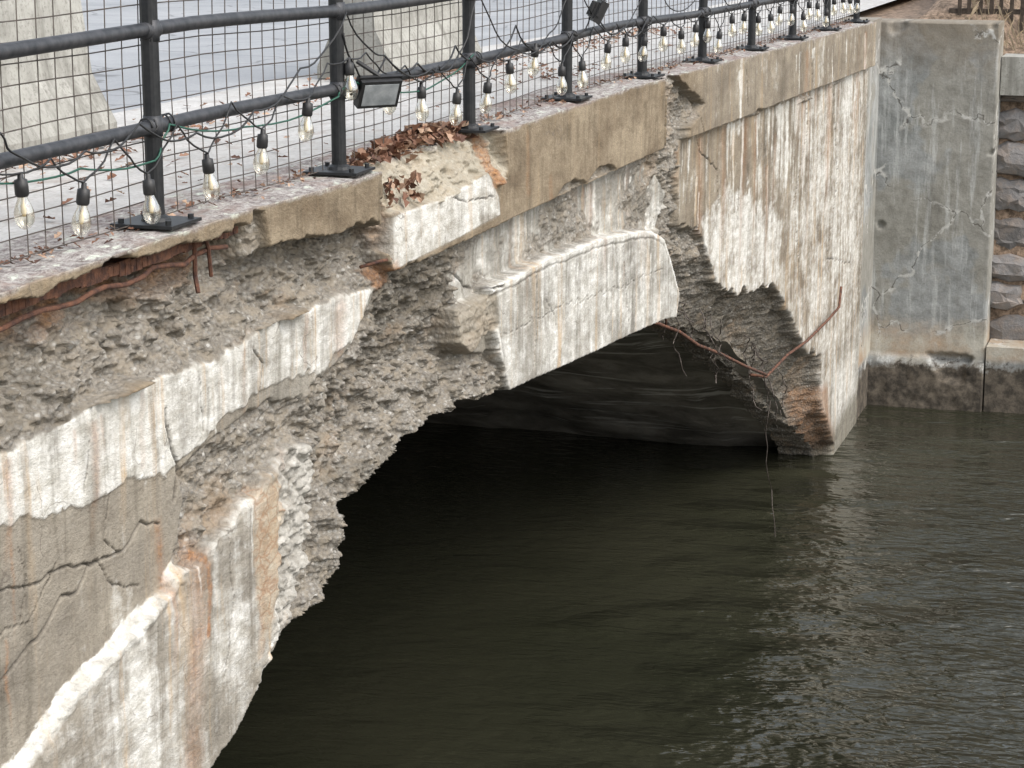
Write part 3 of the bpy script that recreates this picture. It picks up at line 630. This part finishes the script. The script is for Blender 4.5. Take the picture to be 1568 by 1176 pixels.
# ------------------------------------------------------------------ stone retaining wall
swp=empty('stone_retaining_wall'); sw=MB()
z=.62
while z<3.45:
    h=random.uniform(.28,.5); h=min(h,3.52-z); x=1.15+random.uniform(-.2,.1)
    while x<9:
        w_=random.uniform(.35,.9); cx,cz=x+w_/2,z+h/2+random.uniform(-.03,.03); vs=[];fs=[]
        N=8; dp=random.uniform(-.08,.06); rot=random.uniform(-.1,.1)
        for r_,dy in((1.,.25),(1.,.0),(.86,-.10),(.45,-.15)):
            for k in range(N*2):
                t=k*math.pi/N; c_,s_=math.cos(t),math.sin(t); p=4
                rr=(abs(c_)**p+abs(s_)**p)**(-1/p); jt=1+.12*math.sin(k*2.3+x*7+z*3)
                dx=c_*rr*r_*w_*.49*jt; dz=s_*rr*r_*h*.49*jt
                vs.append((cx+dx,25.98+dp+dy+random.uniform(-.02,.02),cz+dz+rot*dx))
        M2=N*2
        for i in range(3):
            for k in range(M2): fs.append((i*M2+k,i*M2+(k+1)%M2,(i+1)*M2+(k+1)%M2,(i+1)*M2+k))
        fs.append(tuple(3*M2+k for k in range(M2))); sw.add(vs,fs); x+=w_
    z+=h+.01
sw.obj('stones',M_STONE,swp,False)
b=MB(); b.box((5.1,26.35,1.8),(8,.5,3.6)); b.obj('dark_backing',simple('wall_gaps',(.015,.013,.01),(.03,.025,.02),4,.9,.1),swp)
b=MB(); b.box((1.95,25.95,3.72),(1.36,.5,.42)); b.box((3.4,25.97,3.70),(1.4,.5,.40)); b.box((5.2,25.97,3.70),(2.1,.5,.40)); b.obj('cap_blocks',M_BARR,swp)
b=MB(); b.box((4.6,25.62,.3),(6.64,.5,.88)); b.obj('footing',M_WING,swp)

# ------------------------------------------------------------------ terrain: one ground sheet
def gz(x,y):
    if y<25.9: 
        if y<-1.5 : return 4.2
        return -1.6
    if x<0.3: return 4.24
    t=min(1,(y-26.3)/6); return 3.86+max(0,t)*1.5+.25*min(1,max(0,(y-26.3)))*(1 if x<1.2 else 0)
gx=sorted(set(list(np.linspace(-700,-30,12))+list(np.linspace(-30,-2,12))+list(np.linspace(-2,12,60))+list(np.linspace(12,40,15))+list(np.linspace(40,700,12))))
gy=sorted(set(list(np.linspace(-700,-40,8))+list(np.linspace(-40,-1.6,14))+[-1.5,25.88]+list(np.linspace(25.92,40,60))+list(np.linspace(40,120,20))+list(np.linspace(130,900,12))))
vv=[];ff=[]
for x in gx:
    for yy in gy:
        z=gz(x,yy)+(random.uniform(-.03,.03) if yy>26.4 and x>.3 else 0); vv.append((x,yy,z))
m_=len(gy)
for i in range(len(gx)-1):
    for k in range(m_-1): ff.append((i*m_+k,(i+1)*m_+k,(i+1)*m_+k+1,i*m_+k+1))
mesh_obj('ground',vv,ff,M_BANK,None,True)
mesh_obj('river_water',[(-40,-40,0),(200,-40,0),(200,26.2,0),(-40,26.2,0)],[(0,1,2,3)],M_WAT)
pf=MB()
for k in range(60):
    x=.62+k*.12; zb=gz(x,27.2)-.05; pf.box((x,27.2+random.uniform(-.01,.01),zb+.55),(.045,.02,1.1+random.uniform(-.05,.05)),Matrix.Rotation(random.uniform(-.03,.03),3,'Y'))
for h in(.25,.85): pf.box((4.1,27.225,gz(3,27.2)+h),(7.2,.03,.06))
pf.obj('picket_fence',simple('dark_weathered_wood',(.03,.022,.015),(.08,.06,.045),15,.9,.1))
gr=MB()
for k in range(1400):
    x=random.uniform(.7,7); yy=random.uniform(26.4,28.5); z=gz(x,yy); h=random.uniform(.08,.32); dx=random.uniform(-.15,.15); w_=.005
    gr.add([(x-w_,yy,z),(x+w_,yy,z),(x+dx*.4,yy+.02,z+h*.6),(x+dx,yy+.05,z+h)],[(0,1,2),(0,2,3)])
gr.obj('dry_grass',simple('straw_grass',(.22,.16,.10),(.42,.34,.23),8,.9,.1))

# ------------------------------------------------------------------ light
W=bpy.data.worlds.new('World'); scene.world=W; W.use_nodes=True; nt=W.node_tree
sky=nt.nodes.new('ShaderNodeTexSky'); sky.sky_type='NISHITA'; sky.sun_disc=False; sky.sun_elevation=math.radians(50); sky.sun_rotation=math.radians(105); sky.dust_density=4; sky.air_density=1.4
hs=nt.nodes.new('ShaderNodeHueSaturation'); hs.inputs['Saturation'].default_value=.42; hs.inputs['Value'].default_value=2.15
bg=nt.nodes['Background']; nt.links.new(sky.outputs[0],hs.inputs['Color']); nt.links.new(hs.outputs[0],bg.inputs[0]); bg.inputs[1].default_value=.15
sd=bpy.data.lights.new('sun','SUN'); sd.energy=.5; sd.angle=math.radians(40); sd.color=(1,.985,.965); so=bpy.data.objects.new('sun',sd); COL.objects.link(so)
el,ro=math.radians(50),math.radians(105); dv=Vector((math.sin(ro)*math.cos(el),math.cos(ro)*math.cos(el),math.sin(el))); so.rotation_euler=dv.to_track_quat('Z','Y').to_euler()
cd=bpy.data.cameras.new('camera'); co=bpy.data.objects.new('camera',cd); COL.objects.link(co); scene.camera=co
co.location=(3.65,0,5.87); co.rotation_euler=(math.radians(90-12.57),0,math.radians(17.34)); cd.lens=80.08; cd.sensor_width=36; cd.clip_end=3000
scene.view_settings.view_transform='Standard'; scene.view_settings.look='None'; scene.view_settings.exposure=0
